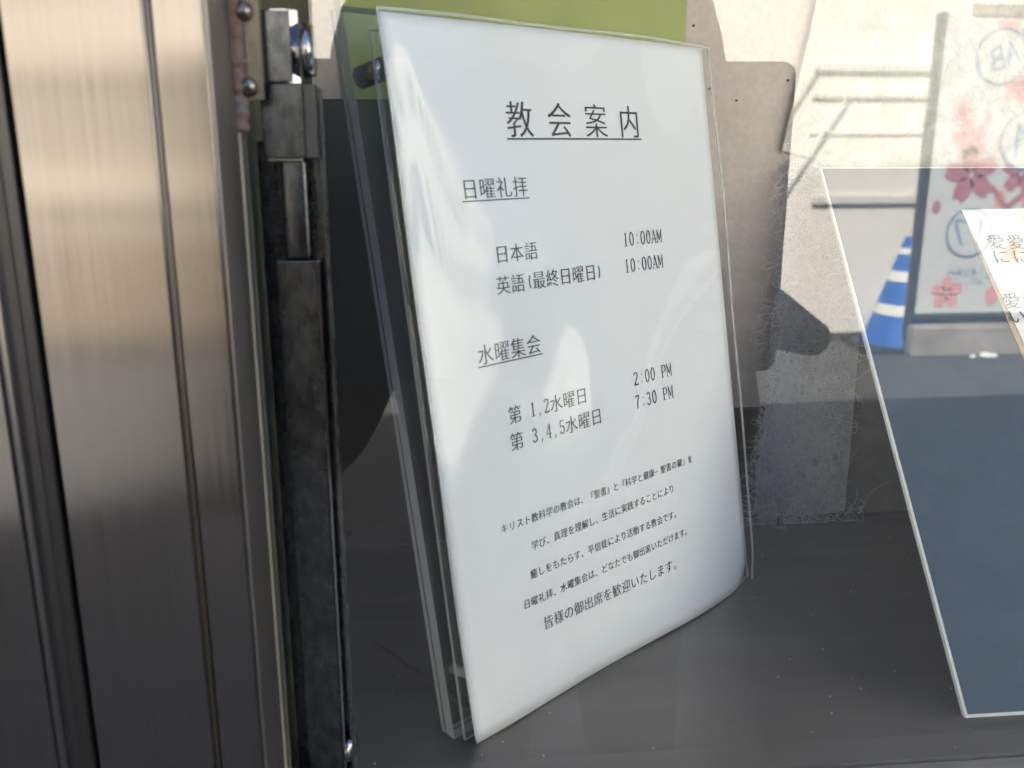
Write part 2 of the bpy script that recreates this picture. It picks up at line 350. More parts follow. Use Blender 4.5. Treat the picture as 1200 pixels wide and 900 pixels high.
# ------------------------------------------------------------------ photographer with tablet
per = thing('person', 'person in brown sweater, dark trousers and brimmed hat holding up a tablet', 'person', (.16,-.72,GZ))
def skin(name, verts, edges, m, root=0, sub=2):
    me = bpy.data.meshes.new(name); me.from_pydata([v[0] for v in verts], edges, []); o = link(bpy.data.objects.new(name, me))
    md = o.modifiers.new('s', 'SKIN'); md.use_smooth_shade = True
    lay = me.skin_vertices[0].data if me.skin_vertices else None
    if lay is None:
        bm = bmesh.new(); bm.from_mesh(me); bm.verts.layers.skin.verify(); bm.to_mesh(me); bm.free(); lay = me.skin_vertices[0].data
    for i, v in enumerate(verts):
        r = v[1]; lay[i].radius = r if isinstance(r, tuple) else (r, r); lay[i].use_root = (i == root)
    ms = o.modifiers.new('b', 'SUBSURF'); ms.levels = sub; ms.render_levels = sub
    dg = bpy.context.evaluated_depsgraph_get(); dg.update()
    nm = bpy.data.meshes.new_from_object(o.evaluated_get(dg)); nm.materials.clear(); nm.materials.append(m)
    for p in nm.polygons: p.use_smooth = True
    bpy.data.objects.remove(o, do_unlink=True)
    r = link(bpy.data.objects.new(name, nm), per); r.location = -Vector(per.location); return r
V = [((.20,-.80,-.24),(.33,.14)), ((.185,-.79,-.03),(.29,.13)), ((.14,-.76,.08),(.20,.115)), ((.15,-.73,.165),(.10,.08)), ((.135,-.71,.215),.055), ((.125,-.68,.26),.05),
     ((.300,-.735,.10),.055), ((.432,-.68,.030),.021), ((.315,-.49,.085),.024), ((.215,-.362,.12),.024),
     ((-.03,-.735,.13),.065), ((-.13,-.66,-.05),.07), ((-.13,-.47,.0),.06), ((-.112,-.362,.10),.027),
     ((.25,-.80,-.33),.085), ((.265,-.78,-.66),.058), ((.27,-.80,-.98),.040), ((.07,-.80,-.33),.085), ((.055,-.78,-.66),.058), ((.05,-.80,-.98),.040)]
E_ = [(0,1),(1,2),(2,3),(3,4),(4,5),(2,6),(6,7),(7,8),(8,9),(2,10),(10,11),(11,12),(12,13),(0,14),(14,15),(15,16),(0,17),(17,18),(18,19)]
body = skin('body', V, E_, SWEATER)
# trousers below the sweater: same continuous body mesh, second material
body.data.materials.append(TROUSER); body.data.materials.append(SKIN)
for p in body.data.polygons:
    if p.center.z < -.27: p.material_index = 1
    elif p.center.z > .225 and abs(p.center.x-.13) < .08: p.material_index = 2
bm = bmesh.new(); bmesh.ops.create_uvsphere(bm, u_segments=32, v_segments=24, radius=1)
for v in bm.verts:
    x, y, z = v.co; jaw = 1-.25*max(0,-z); v.co = Vector((x*.078*jaw, y*.095*(1-.1*max(0,-z)), z*.115))
    f_ = max(0, y)  # the face looks to +Y
    v.co.y += .018*math.exp(-((x/.14)**2+((z+.12)/.16)**2))*(1 if y > .3 else 0)
    v.co.y -= .008*(math.exp(-(((abs(x)-.4)/.16)**2+((z-.08)/.1)**2)))*(1 if y > .3 else 0)
head = obj('head', bm, SKIN, per, True); head.location = Vector((.115,-.63,.345))-Vector(per.location); head.rotation_euler = (-.35,0,0)
bm = bmesh.new(); bmesh.ops.create_uvsphere(bm, u_segments=32, v_segments=24, radius=1)
bmesh.ops.delete(bm, geom=[v for v in bm.verts if (v.co.y > .45 and v.co.z < .45) or v.co.z < -.55], context='VERTS')
for v in bm.verts: v.co = Vector((v.co.x*.092, v.co.y*.108-.004, v.co.z*.126+.006))*(1+.03*noise.noise(v.co*6))
h_ = obj('hair', bm, HAIR, per, True); h_.location = head.location; h_.rotation_euler = (-.35,0,0)
bm = bmesh.new(); prv = None      # soft hat with a wide drooping brim
for rr_, zz_ in ((.006,.095),(.07,.085),(.12,.06),(.148,.03),(.160,.015),(.166,.006),(.173,-.003),(.177,-.016),(.183,-.033),(.189,-.060),(.185,-.062),(.168,-.01),(.14,.03),(.10,.06)):
    ring_ = [bm.verts.new((rr_*math.cos(k*math.pi/20), rr_*math.sin(k*math.pi/20)*.96, zz_+.006*math.sin(k*math.pi/20*3+1)*(rr_/.19)**2)) for k in range(40)]
    if prv:
        for k in range(40): bm.faces.new((prv[k], prv[(k+1)%40], ring_[(k+1)%40], ring_[k]))
    else: bm.faces.new(ring_)
    prv = ring_
bmesh.ops.recalc_face_normals(bm, faces=bm.faces)
hat = obj('hat', bm, TROUSER, per, True); hat.location = head.location+Vector((-.016,0,.025)); hat.rotation_euler = (-.06,0,0)
for sx in (-1,1):
    bm = bmesh.new(); bmesh.ops.create_uvsphere(bm, u_segments=12, v_segments=8, radius=.011); e = obj('eye', bm, CONEW, per, True); e.location = head.location+Vector((sx*.031,.079,-.03))
    bm = bmesh.new(); bmesh.ops.create_uvsphere(bm, u_segments=12, v_segments=8, radius=.02)
    for v in bm.verts: v.co = Vector((v.co.x*.35, v.co.y*.7, v.co.z*1.5))
    e = obj('ear', bm, SKIN, per, True); e.location = head.location+Vector((sx*.078,-.005,-.01))
    # hands: palm behind the tablet edge, fingers curling round to the front, thumb on the back face
    bx = .218 if sx > 0 else -.109; s = -sx
    hv = [((bx+sx*.012,-.372,.105),.02), ((bx+sx*.010,-.352,.135),(.016,.026)), ((bx+sx*.008,-.345,.165),(.013,.03))]
    he = [(0,1),(1,2)]
    skin('hand', hv, he, SKIN, 0, 2)
    for k in range(4):
        z = .118+k*.021; L = (.036,.043,.046,.038)[k]
        fv = [((bx+sx*.008,-.35,z),.0085), ((bx+sx*.013,-.325,z+.004),.0082), ((bx+s*L*.35,-.3165,z+.006),.0076), ((bx+s*L,-.3165,z+.007),.0068)]
        skin('finger', fv, [(0,1),(1,2),(2,3)], SKIN, 0, 1)
    skin('thumb', [((bx+sx*.006,-.352,.14),.011), ((bx+s*.02,-.351,.165),.0095), ((bx+s*.042,-.345,.182),.0085)], [(0,1),(1,2)], SKIN, 0, 1)
    bm = bmesh.new(); box(bm, (-.05,-.09,0), (.05,.16,.075), .03, 3); sh = obj('shoe', bm, SHOE, per, True); sh.location = (.11 if sx > 0 else -.11, -.05, 0)
# tablet: just behind the lens, so the lens looks past its face
tb = thing('tablet', 'large dark tablet with rounded corners held by the person, mirrored in the glass', 'tablet', (.085,-.33,.2))
bm = bmesh.new(); x0, x1, z0, z1, rr = -.120, .247, .085, .2960, .009; pts = []
for cx, cz, a0 in ((x1-rr,z1-rr,0),(x0+rr,z1-rr,90),(x0+rr,z0+rr,180),(x1-rr,z0+rr,270)):
    for k in range(7): a = R(a0+k*15); pts.append(Vector((cx+rr*math.cos(a),-.328,cz+rr*math.sin(a))))
prism(bm, pts, (0,-.009,0)); bmesh.ops.recalc_face_normals(bm, faces=bm.faces); o = obj('case', bm, PHONEM, tb); o.location -= tb.location
boxo('screen', (x0+.012,-.3385,z0+.012), (x1-.012,-.3372,z1-.012), RUBBER, tb)
bm = bmesh.new(); cyl(bm, (.0,-.3280,.2446), (0,-.3262,.2446), .006, n=20); o = obj('camera_lens', bm, RUBBER, tb); o.location -= tb.location

# ------------------------------------------------------------------ display case
case = thing('display_case', 'stainless steel framed glass display case with a dark metal shelf', 'display case', (.3,.12,0))
boxo('shelf', (-.20,.0,-.012), (.70,.262,0), DARKSTEEL, case)
bb = boxo('back_board', (-.20,.2485,.0), (.70,.262,.50), BOARD, case)
boxo('back_dark_band', (-.20,.2455,.0), (.70,.2483,.078), CASEDARK, case)  # dark strip added across the foot of the back board
boxo('top_panel', (-.20,.0,.50), (.70,.262,.512), BOARD, case)
boxo('side_panel', (-.075,.001,.0), (-.0625,.2453,.50), CASEDARK, case)
boxo('side_panel', (.688,.001,.0), (.70,.2453,.50), CASEDARK, case)
boxo('glass_pane', (-.0332,-.0065,-.0005), (.69,-.0015,.50), GLASS, case)
# front frame: jamb, raised stile with groove, rubber gasket, next door stile
Z0, Z1 = -.14, .56
def ext(name, prof, m, z0=Z0, z1=Z1, parent=case, bev=0):
    bm = bmesh.new(); pts = [Vector((x,y,z0)) for x, y in prof]; prism(bm, pts, (0,0,z1-z0)); bmesh.ops.recalc_face_normals(bm, faces=bm.faces)
    if bev:
        es = [e for e in bm.edges if abs((e.verts[0].co-e.verts[1].co).z) > .1]
        bmesh.ops.bevel(bm, geom=es, offset=bev, segments=3, affect='EDGES', profile=.5)
    o = obj(name, bm, m, parent)
    for p in o.data.polygons: p.use_smooth = False
    o.location -= parent.location; return o
FY = -.03
ext('frame_stile', [(-.1145,FY),(-.0765,FY),(-.0765,FY+.004),(-.1145,FY+.004)], STEEL, bev=.0006)
ext('frame_stile', [(-.0745,FY+.0006),(-.0605,FY+.0006),(-.0605,-.0005),(-.0635,-.0005),(-.0635,FY+.004),(-.0745,FY+.004)], STEEL, bev=.0006)
ext('frame_return', [(-.0604,FY+.002),(-.0596,FY+.002),(-.0580,-.001),(-.0604,-.001)], STEEL_EDGE)
ext('frame_groove', [(-.0764,FY+.0026),(-.0746,FY+.0026),(-.0746,FY+.0045),(-.0764,FY+.0045)], STEEL_EDGE)
bm = bmesh.new(); cyl(bm, (-.0757,FY+.0014,Z0), (-.0757,FY+.0014,Z1), .0010, n=16); o = obj('bead', bm, SEAM, case, True); o.location -= case.location
ext('frame_core', [(-.2,FY+.0046),(-.0637,FY+.0046),(-.0637,-.001),(-.2,-.001)], CASEDARK)
ext('rubber_gasket', [(-.1235,FY+.006),(-.1235,FY-.0015),(-.1215,FY-.003),(-.1185,FY-.0032),(-.1158,FY-.001),(-.1150,FY+.006)], RUBBER, bev=.0005)
bm = bmesh.new(); cyl(bm, (-.1255,FY+.0015,Z0), (-.1255,FY+.0015,Z1), .0022, n=24); o = obj('edge_bead', bm, STEEL_EDGE, case, True); o.location -= case.location
ext('frame_stile', [(-.20,FY),(-.1278,FY),(-.1278,FY+.004),(-.20,FY+.004)], STEEL, bev=.0006)
ext('seal_strip', [(-.0592,-.0008),(-.0578,-.0008),(-.0577,-.0030),(-.0580,-.0036),(-.0590,-.0036)], SEAL, bev=.0004)
INNER = mat('inner_channel_paint', (.105,.11,.095), .5, .3, var=.15, vscale=40, stretch=(1,1,.1))
ext('inner_channel', [(-.0570,.0005),(-.0622,.0005),(-.0622,.07),(-.0600,.07),(-.0600,.004),(-.0570,.004)], INNER, 0.0005, .499)
RAILM = mat('rail_steel', (.30,.27,.24), .5, .5, var=.1, vscale=60)
lower = boxo('lower_rail', (-.0565,-.0300,-.045), (.70,-.0006,-.0014), RAILM, case, .0008)
boxo('frame_foot', (-.2,-.001,-.14), (.7,.04,-.0125), CASEDARK, case)
for px in ((.1683,.275),(.1851,.2685),(.2159,.280),(.179,.225),(.157,.31)):
    bm = bmesh.new(); cyl(bm, (px[0],.2476,px[1]), (px[0],.2486,px[1]), .0007, n=8); o = obj('pinhole', bm, GUTTER, case); o.location -= case.location

# latch rod behind the glass at the left jamb
lt = thing('door_latch', 'aged dark steel latch rod with a square sleeve beside the steel frame', 'latch', (-.045,.015,0))
def lbox(name, a, b, m, bev=.0004): return boxo(name, a, b, m, lt, bev)
lbox('rod', (-.0515,.010,.0), (-.0378,.016,.2055), AGED, .0005)
lbox('rod_edge', (-.0377,.0095,.0), (-.0366,.019,.2055), CHROME, .0002)
lbox('channel', (-.0565,.017,.0), (-.0338,.0185,.245), AGED)
lbox('channel_lip', (-.0346,.012,.0), (-.0336,.0169,.2620), AGED)
bm = bmesh.new(); box(bm, (-.0485,.0105,.2056), (-.0395,.0155,.2395), .0018, 3); o = obj('sliding_bolt', bm, AGED, lt, True); o.location -= lt.location
slv_ = lbox('lock_sleeve', (-.0527,.0085,.2396), (-.0392,.0166,.2632), AGED, .0004)
sd_ = lbox('side_plate', (-.0391,.0088,.2396), (-.0352,.0160,.2630), LATCHSIDE, .0004); sd_.parent = slv_; sd_.location = (0,0,0)
sd_ = lbox('lip', (-.0515,.0082,.2386), (-.0403,.0140,.2394), SEAL, .0003); sd_.parent = slv_; sd_.location = (0,0,0)
bm = bmesh.new(); pts = [Vector((-.0455+.0062*math.cos(R(a)), .0128+.0052*math.sin(R(a)), .2633)) for a in range(22,382,45)]
prism(bm, pts, (0,0,.0222)); bmesh.ops.recalc_face_normals(bm, faces=bm.faces); o = obj('upper_barrel', bm, CHROME, lt); o.location -= lt.location
lbox('barrel_face', (-.0497,.0066,.2634), (-.0418,.0079,.2850), AGED, .0003)
bm = bmesh.new(); cyl(bm, (-.0385,.0128,.2735), (-.0352,.0128,.2735), .0088, .0080, 28); o = obj('keeper_knob', bm, CHROME, lt, True); o.location -= lt.location
bm = bmesh.new()
for k in range(60):
    a = random.uniform(.206,.2385); x = random.choice((-.0383,-.0505)); c_ = Vector((x+random.uniform(-.0006,.0006), .0165, a))
    bmesh.ops.create_icosphere(bm, subdivisions=1, radius=random.uniform(.0004,.0010), matrix=Matrix.Translation(c_))
o = obj('grime', bm, GRIME, lt); o['kind'] = 'stuff'; o.location -= lt.location
# weld bead and two round bolts at the hinge
bm = bmesh.new()
rings = []
for k in range(60):
    z = .248+k*.0012; n = 12; rr_ = .0034*(1+.25*noise.noise(Vector((0,0,z*400)))+.10*math.sin(k*1.9)); cx = -.0582+.0004*noise.noise(Vector((3,0,z*90)))
    rings.append([bm.verts.new((cx+rr_*math.cos(i*2*math.pi/n), -.0015+rr_*math.sin(i*2*math.pi/n), z)) for i in range(n)])
for a_, b_ in zip(rings, rings[1:]):
    for i in range(12): bm.faces.new((a_[i], a_[(i+1)%12], b_[(i+1)%12], b_[i]))
bm.faces.new(rings[0][::-1]); bm.faces.new(rings[-1])
o = obj('weld_bead', bm, RUST, case, True); o.location -= case.location
boxo('hinge_plate', (-.0548,-.0012,.2575), (-.0500,.0006,.33), PLATE, case, .0003)
for z in (.2615,.2835):
    bm = bmesh.new(); dome(bm, (-.0545,-.0015,z), (.75,-.65,0), .0031, .0030); o = obj('bolt', bm, DULL, case, True); o.location -= case.location
bm = bmesh.new(); dome(bm, (-.0352,.014,.0105), (1,-.45,0), .0056, .0026); o = obj('screw', bm, CHROME, case, True); o.location -= case.location

# ------------------------------------------------------------------ things at the back
gp = boxo('green_poster', (-.046,.2462,.20), (.152,.2472,.48), GREEN); tag(gp, 'olive green poster pinned on the back board above the church notice', 'poster')
dp = boxo('dark_panel', (-.0605,.232,.0005), (.11,.2385,.268), DARKBOARD, None, .0006); tag(dp, 'dark brown panel standing at the back left behind the acrylic stand', 'panel')
bx_ = thing('small_box', 'small dark box with a paler lid at the back left corner of the shelf', 'box', (-.035,.22,0))
boxo('box_body', (-.054,.206,.0004), (-.008,.2300,.010), DARKBOARD, bx_, .0005); 
LIDM = mat('pale_lid', (.12,.115,.11), .5)
bm = bmesh.new(); prism(bm, [Vector((-.055,.205,.0102)),Vector((-.007,.205,.0102)),Vector((-.012,.2305,.0122)),Vector((-.047,.2305,.0122))], (0,0,.0015)); bmesh.ops.recalc_face_normals(bm, faces=bm.faces)
o = obj('lid', bm, LIDM, bx_); o.location -= bx_.location

# washi: an upper cream sheet with a straight cut hem and a torn grey one hanging below it
def sheet(name, outline, y, m, thick=.0004, wob=.0015, grid=.006):
    bm = bmesh.new(); n = len(outline)
    f = bm.faces.new([bm.verts.new((x,0,z)) for x, z in outline]); bmesh.ops.triangulate(bm, faces=[f])
    bmesh.ops.subdivide_edges(bm, edges=[e for e in bm.edges if e.calc_length() > .02], cuts=5, use_grid_fill=True)
    for v in bm.verts: v.co.y = y+wob*noise.noise(Vector((v.co.x*22,0,v.co.z*9)))
    ex = bmesh.ops.extrude_face_region(bm, geom=bm.faces[:])
    for v in [g_ for g_ in ex['geom'] if isinstance(g_, bmesh.types.BMVert)]: v.co.y += thick
    bmesh.ops.recalc_face_normals(bm, faces=bm.faces); return obj(name, bm, m, None)
up = [(.2295,.40),(.2285,.33),(.225,.305),(.2195,.272),(.2135,.2395),(.2285,.2365),(.234,.2345),(.240,.224),(.60,.224),(.60,.40)]
o = sheet('washi_sheet', up, .2435, WASHI_UP, wob=.0008); tag(o, 'cream handmade paper sheet with a straight lower hem at the top right', 'paper sheet')
low = [(.230,.2360)]
zz = .236
L_ = [(.219,.234),(.217,.225),(.2190,.214),(.2178,.20),(.2195,.188),(.2170,.176),(.2165,.165),(.2145,.150),(.2165,.135),(.2155,.12),(.2175,.105),(.2165,.092),(.2180,.080),(.2145,.070),(.2130,.060),(.2118,.045),(.2108,.030),(.2118,.018),(.2100,.008),(.2140,.0035),(.2200,.0060),(.2280,.0035),(.2400,.0045),(.2560,.0040),(.2730,.0062)]
ed = []
for a_, b_ in zip(L_, L_[1:]):
    for k in range(5):
        t = k/5; p = Vector(a_).lerp(Vector(b_), t); j = noise.noise(Vector((p.x*900,p.y*500,0)))*.0022; ed.append((p.x+j, max(.002, p.y+j*.5)))
ed.append(L_[-1])
low = ed+[(.2722,.12),(.2712,.226),(.245,.226),(.233,.2355)]
o = sheet('washi_sheet', low, .2412, WASHI_LOW, wob=.0034); ws = o
tag(o, 'pale grey torn washi sheet with fuzzy fibres hanging right of the church notice', 'paper sheet')
def fibres(n, reg, y, parent, rw=.00012):
    bm = bmesh.new()
    for k in range(n):
        x, z = reg(); a = random.uniform(0, 2*math.pi); L = random.uniform(.004,.030); st = 12; cur = random.uniform(-1.6,1.6)
        yy = y-random.uniform(.0002,.0028); pv = None; w_ = rw*random.uniform(.6,1.7)
        for s_ in range(st):
            t = s_/(st-1); nx_, nz_ = -math.sin(a), math.cos(a)
            ww = w_*(1-.6*abs(t-.5)*2)
            cur_y = yy-.0006*math.sin(t*3.1)
            p0 = bm.verts.new((x+nx_*ww, cur_y, z+nz_*ww)); p1 = bm.verts.new((x-nx_*ww, cur_y, z-nz_*ww)); p2 = bm.verts.new((x, cur_y-ww, z))
            if pv:
                bm.faces.new((pv[0],p0,p2,pv[2])); bm.faces.new((pv[2],p2,p1,pv[1]))
            pv = (p0,p1,p2); x += math.cos(a)*L/st; z = max(.0012, z+math.sin(a)*L/st); a += cur*.35+random.uniform(-.35,.35)
    o = obj('fibre', bm, FIBRE, parent); o['kind'] = 'stuff'
def reg_edge():
    i = random.randrange(len(ed)); return ed[i][0]+random.gauss(.004,.004), ed[i][1]+random.gauss(0,.003)
def reg_in(): 
    return random.uniform(.219,.260), random.triangular(.006,.225,.05)
fibres(2600, reg_in, .2378, ws, .00012); fibres(1300, reg_edge, .2378, ws, .00009)
o = sheet('washi_sheet', [(.2735,.0035),(.60,.0035),(.60,.2235),(.2725,.2235)], .2432, washi_mat('washi_dusky', (.15,.145,.135), .95), wob=.0008)
tag(o, 'dusky brown paper panel standing behind the blue card, right of the torn washi', 'paper sheet')
# little clear peg with a gold tag at the foot of the washi
pg_ = thing('price_tag', 'tiny clear foot with gilt mark at the bottom of the torn washi sheet', 'tag', (.2255,.232,0))
bm = bmesh.new(); cyl(bm, (0,0,.0003), (0,0,.0018), .0048, .004, 16); cyl(bm, (0,0,.0019), (0,0,.008), .0022, .0016, 12); obj('foot', bm, SEAL, pg_, True)
GOLD = mat('gilt', (.55,.48,.36), .4, .3)
for k in range(5): boxo('gilt_mark', (.2205+k*.0022,.2375,.0125), (.2221+k*.0022,.2380,.0165+.001*(k%2)), GOLD, pg_)

# blue card leaning back, with papers on it
n_b = Vector((0,-.227,.199)).normalized(); up_b = Vector((0,.199,.227)).normalized(); O_b = Vector((.2300,.0240,.0003))
def on_blue(x, s, h=0): return O_b+Vector((x,0,0))+up_b*s+n_b*h
LEN_B = .3055
bc = thing('blue_card', 'large dark blue mount board with cream cut edge leaning at the right', 'mount board', O_b)
bm = bmesh.new(); pts = [on_blue(0,0),on_blue(.42,0),on_blue(.42,LEN_B),on_blue(.0,LEN_B)]
prism(bm, pts, -n_b*.0024); bmesh.ops.recalc_face_normals(bm, faces=bm.faces)
o = obj('core', bm, CARDCORE, bc); o.location -= bc.location
bm = bmesh.new(); pts = [on_blue(.0014,.0014,.00005),on_blue(.4186,.0014,.00005),on_blue(.4186,LEN_B-.0010,.00005),on_blue(.0014,LEN_B-.0010,.00005)]
prism(bm, pts, n_b*.0003); bmesh.ops.recalc_face_normals(bm, faces=bm.faces)
o = obj('blue_face', bm, BLUE, bc); o.location -= bc.location

bpy_text_cache = {}
def glyph(ch, off, em=1.0):
    key = (ch, off)
    if key in bpy_text_cache: return bpy_text_cache[key]
    cu = bpy.data.curves.new('t', 'FONT'); cu.body = ch; cu.size = 1; cu.offset = off; cu.resolution_u = 3; cu.fill_mode = 'BOTH'
    o = bpy.data.objects.new('t', cu); COL.objects.link(o)
    dg = bpy.context.evaluated_depsgraph_get(); dg.update(); me = bpy.data.meshes.new_from_object(o.evaluated_get(dg))
    vs_ = [(v.co.x, v.co.y) for v in me.vertices]; fs = [tuple(p.vertices) for p in me.polygons]
    bpy.data.objects.remove(o, do_unlink=True); bpy.data.curves.remove(cu); bpy.data.meshes.remove(me)
    bpy_text_cache[key] = (vs_, fs); return bpy_text_cache[key]
# half-width serif digits and letters drawn as strokes in a 0.5 x 0.78 em cell (x, y, width)
T_, K_ = .040, .080
def arc(cx, cy, rx, ry, a0, a1, n=10): return [(cx+rx*math.cos(R(a0+(a1-a0)*i/n)), cy+ry*math.sin(R(a0+(a1-a0)*i/n))) for i in range(n+1)]
HALF = {
 '0': [(arc(.25,.37,.15,.35,0,360,24),'v')],
 '1': [([(.25,.02),(.25,.72)],K_),([(.25,.72),(.17,.63)],T_),([(.14,.02),(.36,.02)],T_)],
 '2': [(arc(.24,.55,.14,.17,170,-30,9)+[(.30,.36),(.11,.03)],'v'),([(.10,.03),(.40,.03)],K_),([(.40,.03),(.41,.13)],T_)],
 '3': [(arc(.23,.55,.13,.16,160,-80,9),'v'),(arc(.23,.20,.15,.18,90,-160,10),'v')],
 '4': [([(.32,.02),(.32,.72)],K_),([(.32,.72),(.08,.23),(.42,.23)],T_),([(.24,.02),(.40,.02)],T_)],
 '5': [([(.36,.70),(.14,.70),(.12,.38)],T_+.01),(arc(.24,.23,.15,.2,120,-160,11),'v')],
 '7': [([(.10,.62),(.11,.70),(.39,.70)],K_*.8),([(.39,.70),(.26,.35),(.23,.02)],K_)],
 ':': [([(.25,.50),(.25,.555)],.06),([(.25,.10),(.25,.155)],.06)],
 ',': [([(.22,.08),(.23,.02)],.07),([(.24,.02),(.19,-.09)],T_)],
 'A': [([(.07,.02),(.24,.72)],T_),([(.24,.72),(.42,.02)],K_),([(.13,.24),(.35,.24)],T_),([(.02,.02),(.14,.02)],T_),([(.35,.02),(.48,.02)],T_)],
 'M': [([(.07,.02),(.07,.70)],T_),([(.07,.70),(.25,.15)],K_*.9),([(.25,.15),(.42,.70)],T_),([(.42,.70),(.42,.02)],K_*.9),([(.02,.02),(.13,.02)],T_),([(.36,.02),(.48,.02)],T_),([(.02,.71),(.09,.71)],T_),([(.41,.71),(.48,.71)],T_)],
 'P': [([(.12,.02),(.12,.70)],K_),([(.05,.02),(.21,.02)],T_),([(.05,.70),(.25,.70)],T_)+() if False else ([(.05,.70),(.25,.70)],T_),(arc(.25,.52,.16,.18,90,-90,8),'v'),([(.25,.34),(.12,.34)],T_)],
 '(': [(arc(.55,.33,.27,.46,138,222,9),'v')],
 ')': [(arc(-.05,.33,.27,.46,42,-42,9),'v')],
}
def half_polys(ch):
    out = []
    for pts, wd in HALF.get(ch, []):
        for (a, b_) in zip(pts, pts[1:]):
            dx, dy = b_[0]-a[0], b_[1]-a[1]; L = math.hypot(dx, dy) or 1e-6
            w_ = wd if wd != 'v' else T_+(K_-T_)*abs(dy)/L
            nx, ny = -dy/L*w_/2, dx/L*w_/2; ex, ey = dx/L*w_*.25, dy/L*w_*.25
            out.append([(a[0]-ex+nx,a[1]-ey+ny),(a[0]-ex-nx,a[1]-ey-ny),(b_[0]+ex-nx,b_[1]+ey-ny),(b_[0]+ex+nx,b_[1]+ey+ny)])
    return out
def put_line(name, text, u0, v0, em, adv, surf, parent, m=INK, slope=0, vertical=False, off=-.007, thick=.020):
    """text from u0 along the sheet, baseline v0 (mm from the top); surf(u, v, lift) gives the point on the sheet"""
    bm = bmesh.new(); u = u0; v = v0; GS = 1.08 if em > 12 else .975
    for ch in text:
        hw = ch in HALF or ch == ' '
        if ch in HALF:
            for poly in half_polys(ch):
                vs_ = [bm.verts.new(surf(u+p[0]*em, v-p[1]*em+slope*(u-u0), .00022)) for p in poly]
                try: bm.faces.new(vs_)
                except ValueError: pass
        elif ch != ' ':
            V_, F_ = glyph(ch, off)
            for k, dx in enumerate((-thick/2, thick/2)):
                vv = [bm.verts.new(surf(u+(p[0]*GS+dx-(GS-.92)*.34)*em, v-(p[1]*GS-(GS-.92)*.2)*em+slope*(u-u0), .00020+.00002*k)) for p in V_]
                for f_ in F_:
                    try: bm.faces.new([vv[i] for i in f_])
                    except ValueError: pass
        if vertical: v += adv
        else: u += adv*(.5 if hw else 1)
    o = obj(name, bm, m, parent); o.location -= Vector(parent.location); return o
GS = 1.08
def surf_blue(u, v, lift=0):        # mm from the card's top left corner, v down
    return on_blue(u/1000, LEN_B-v/1000, .0016+lift)
def quad_on_blue(name, pts, m, h, th, label, cat):
    bm = bmesh.new(); prism(bm, [on_blue(x, s_, h+th) for x, s_ in pts], -n_b*th); bmesh.ops.recalc_face_normals(bm, faces=bm.faces); o = obj(name, bm, m); tag(o, label, cat); return o
def S_(y, z): return (Vector((0,y,z))-Vector((0,.024,0))).dot(up_b)
quad_on_blue('tan_card', [(.0768,S_(.2042,.2055)+.0002),(.40,S_(.2042,.2055)+.002),(.40,.04),(.093,.04)], TAN, .0004, .0006, 'tan card under the white verse paper on the blue board', 'card')
vp_ = thing('verse_paper', 'white paper with vertical Japanese writing lying on the blue mount board', 'paper', on_blue(.077,S_(.2042,.2055)))
bm = bmesh.new(); pts = [on_blue(x, s_, .0015) for x, s_ in [(.0768,S_(.2042,.2055)),(.40,S_(.2042,.2055)+.003),(.40,.02),(.1045,.02),(.0935,.12)]]
prism(bm, pts, -n_b*.0004); bmesh.ops.recalc_face_normals(bm, faces=bm.faces); o = obj('sheet', bm, VERSE, vp_); o.location -= vp_.location

# ------------------------------------------------------------------ the notice and its acrylic stand
nTL, nTR, nBR, nBL = Vector((-.0163,.0654,.2927)), Vector((.1475,.1968,.2927)), Vector((.179,.1575,.0005)), Vector((.0152,.0261,.0005))
un = (nBR-nBL).normalized(); upn = (nTL-nBL).normalized(); nn = un.cross(upn).normalized()     # towards the viewer
if nn.y > 0: nn = -nn
def npt(u, v, lift=0):          # u 0..1 left to right, v 0..1 top to bottom
    p = (nTL*(1-u)+nTR*u)*(1-v)+(nBL*(1-u)+nBR*u)*v
    d = .0014*math.sin(u*math.pi)*(.4+.6*v) + .0016*math.sin(v*5.2+u*2.4)*u*(1-u)*3 + .0011*max(0, v-.86)/.14*math.sin(u*9+1)
    d -= .0030*math.exp(-((v-1)/.035)**2)*math.exp(-((u-1)/.05)**2)
    q = p+nn*(d+lift)
    if q.z < .0004: q.z = .0004
    return q
def pagesurf(u, v, lift=0): return npt(u/210, v/297, lift)
ns = thing('church_notice', 'large white printed A4 notice in a clear sleeve on the acrylic stand', 'notice', nBL)
def grid_sheet(name, fn, nu, nv, m, thick, parent):
    bm = bmesh.new(); G = [[bm.verts.new(fn(i/nu, j/nv)) for i in range(nu+1)] for j in range(nv+1)]
    for j in range(nv):
        for i in range(nu): bm.faces.new((G[j][i], G[j+1][i], G[j+1][i+1], G[j][i+1]))
    if thick:
        ex = bmesh.ops.extrude_face_region(bm, geom=bm.faces[:])
        for v in [g_ for g_ in ex['geom'] if isinstance(g_, bmesh.types.BMVert)]: v.co -= nn*thick
    bmesh.ops.recalc_face_normals(bm, faces=bm.faces)
    o = obj(name, bm, m, parent, True); o.location -= Vector(parent.location); return o
grid_sheet('paper', lambda u, v: npt(u, v), 40, 56, PAPER, .00015, ns)
def slv(u, v):
    u2 = -.010+u*1.040; v2 = -.004+v*1.008
    w_ = .0007*math.sin(u*11+v*9)*math.sin(v*6+1.3)+.0009*noise.noise(Vector((u*3.4+2.3,v*3.2+5.1,0)))
    edge = .0010*(math.exp(-(u/.05)**2)+math.exp(-((1-u)/.03)**2))
    return npt(u2, v2, .0026+w_-edge*1.2)
grid_sheet('clear_sleeve', slv, 60, 80, SLEEVE, 0, ns)
RIM = clear('sleeve_rim', ior=1.5, haze=.30)
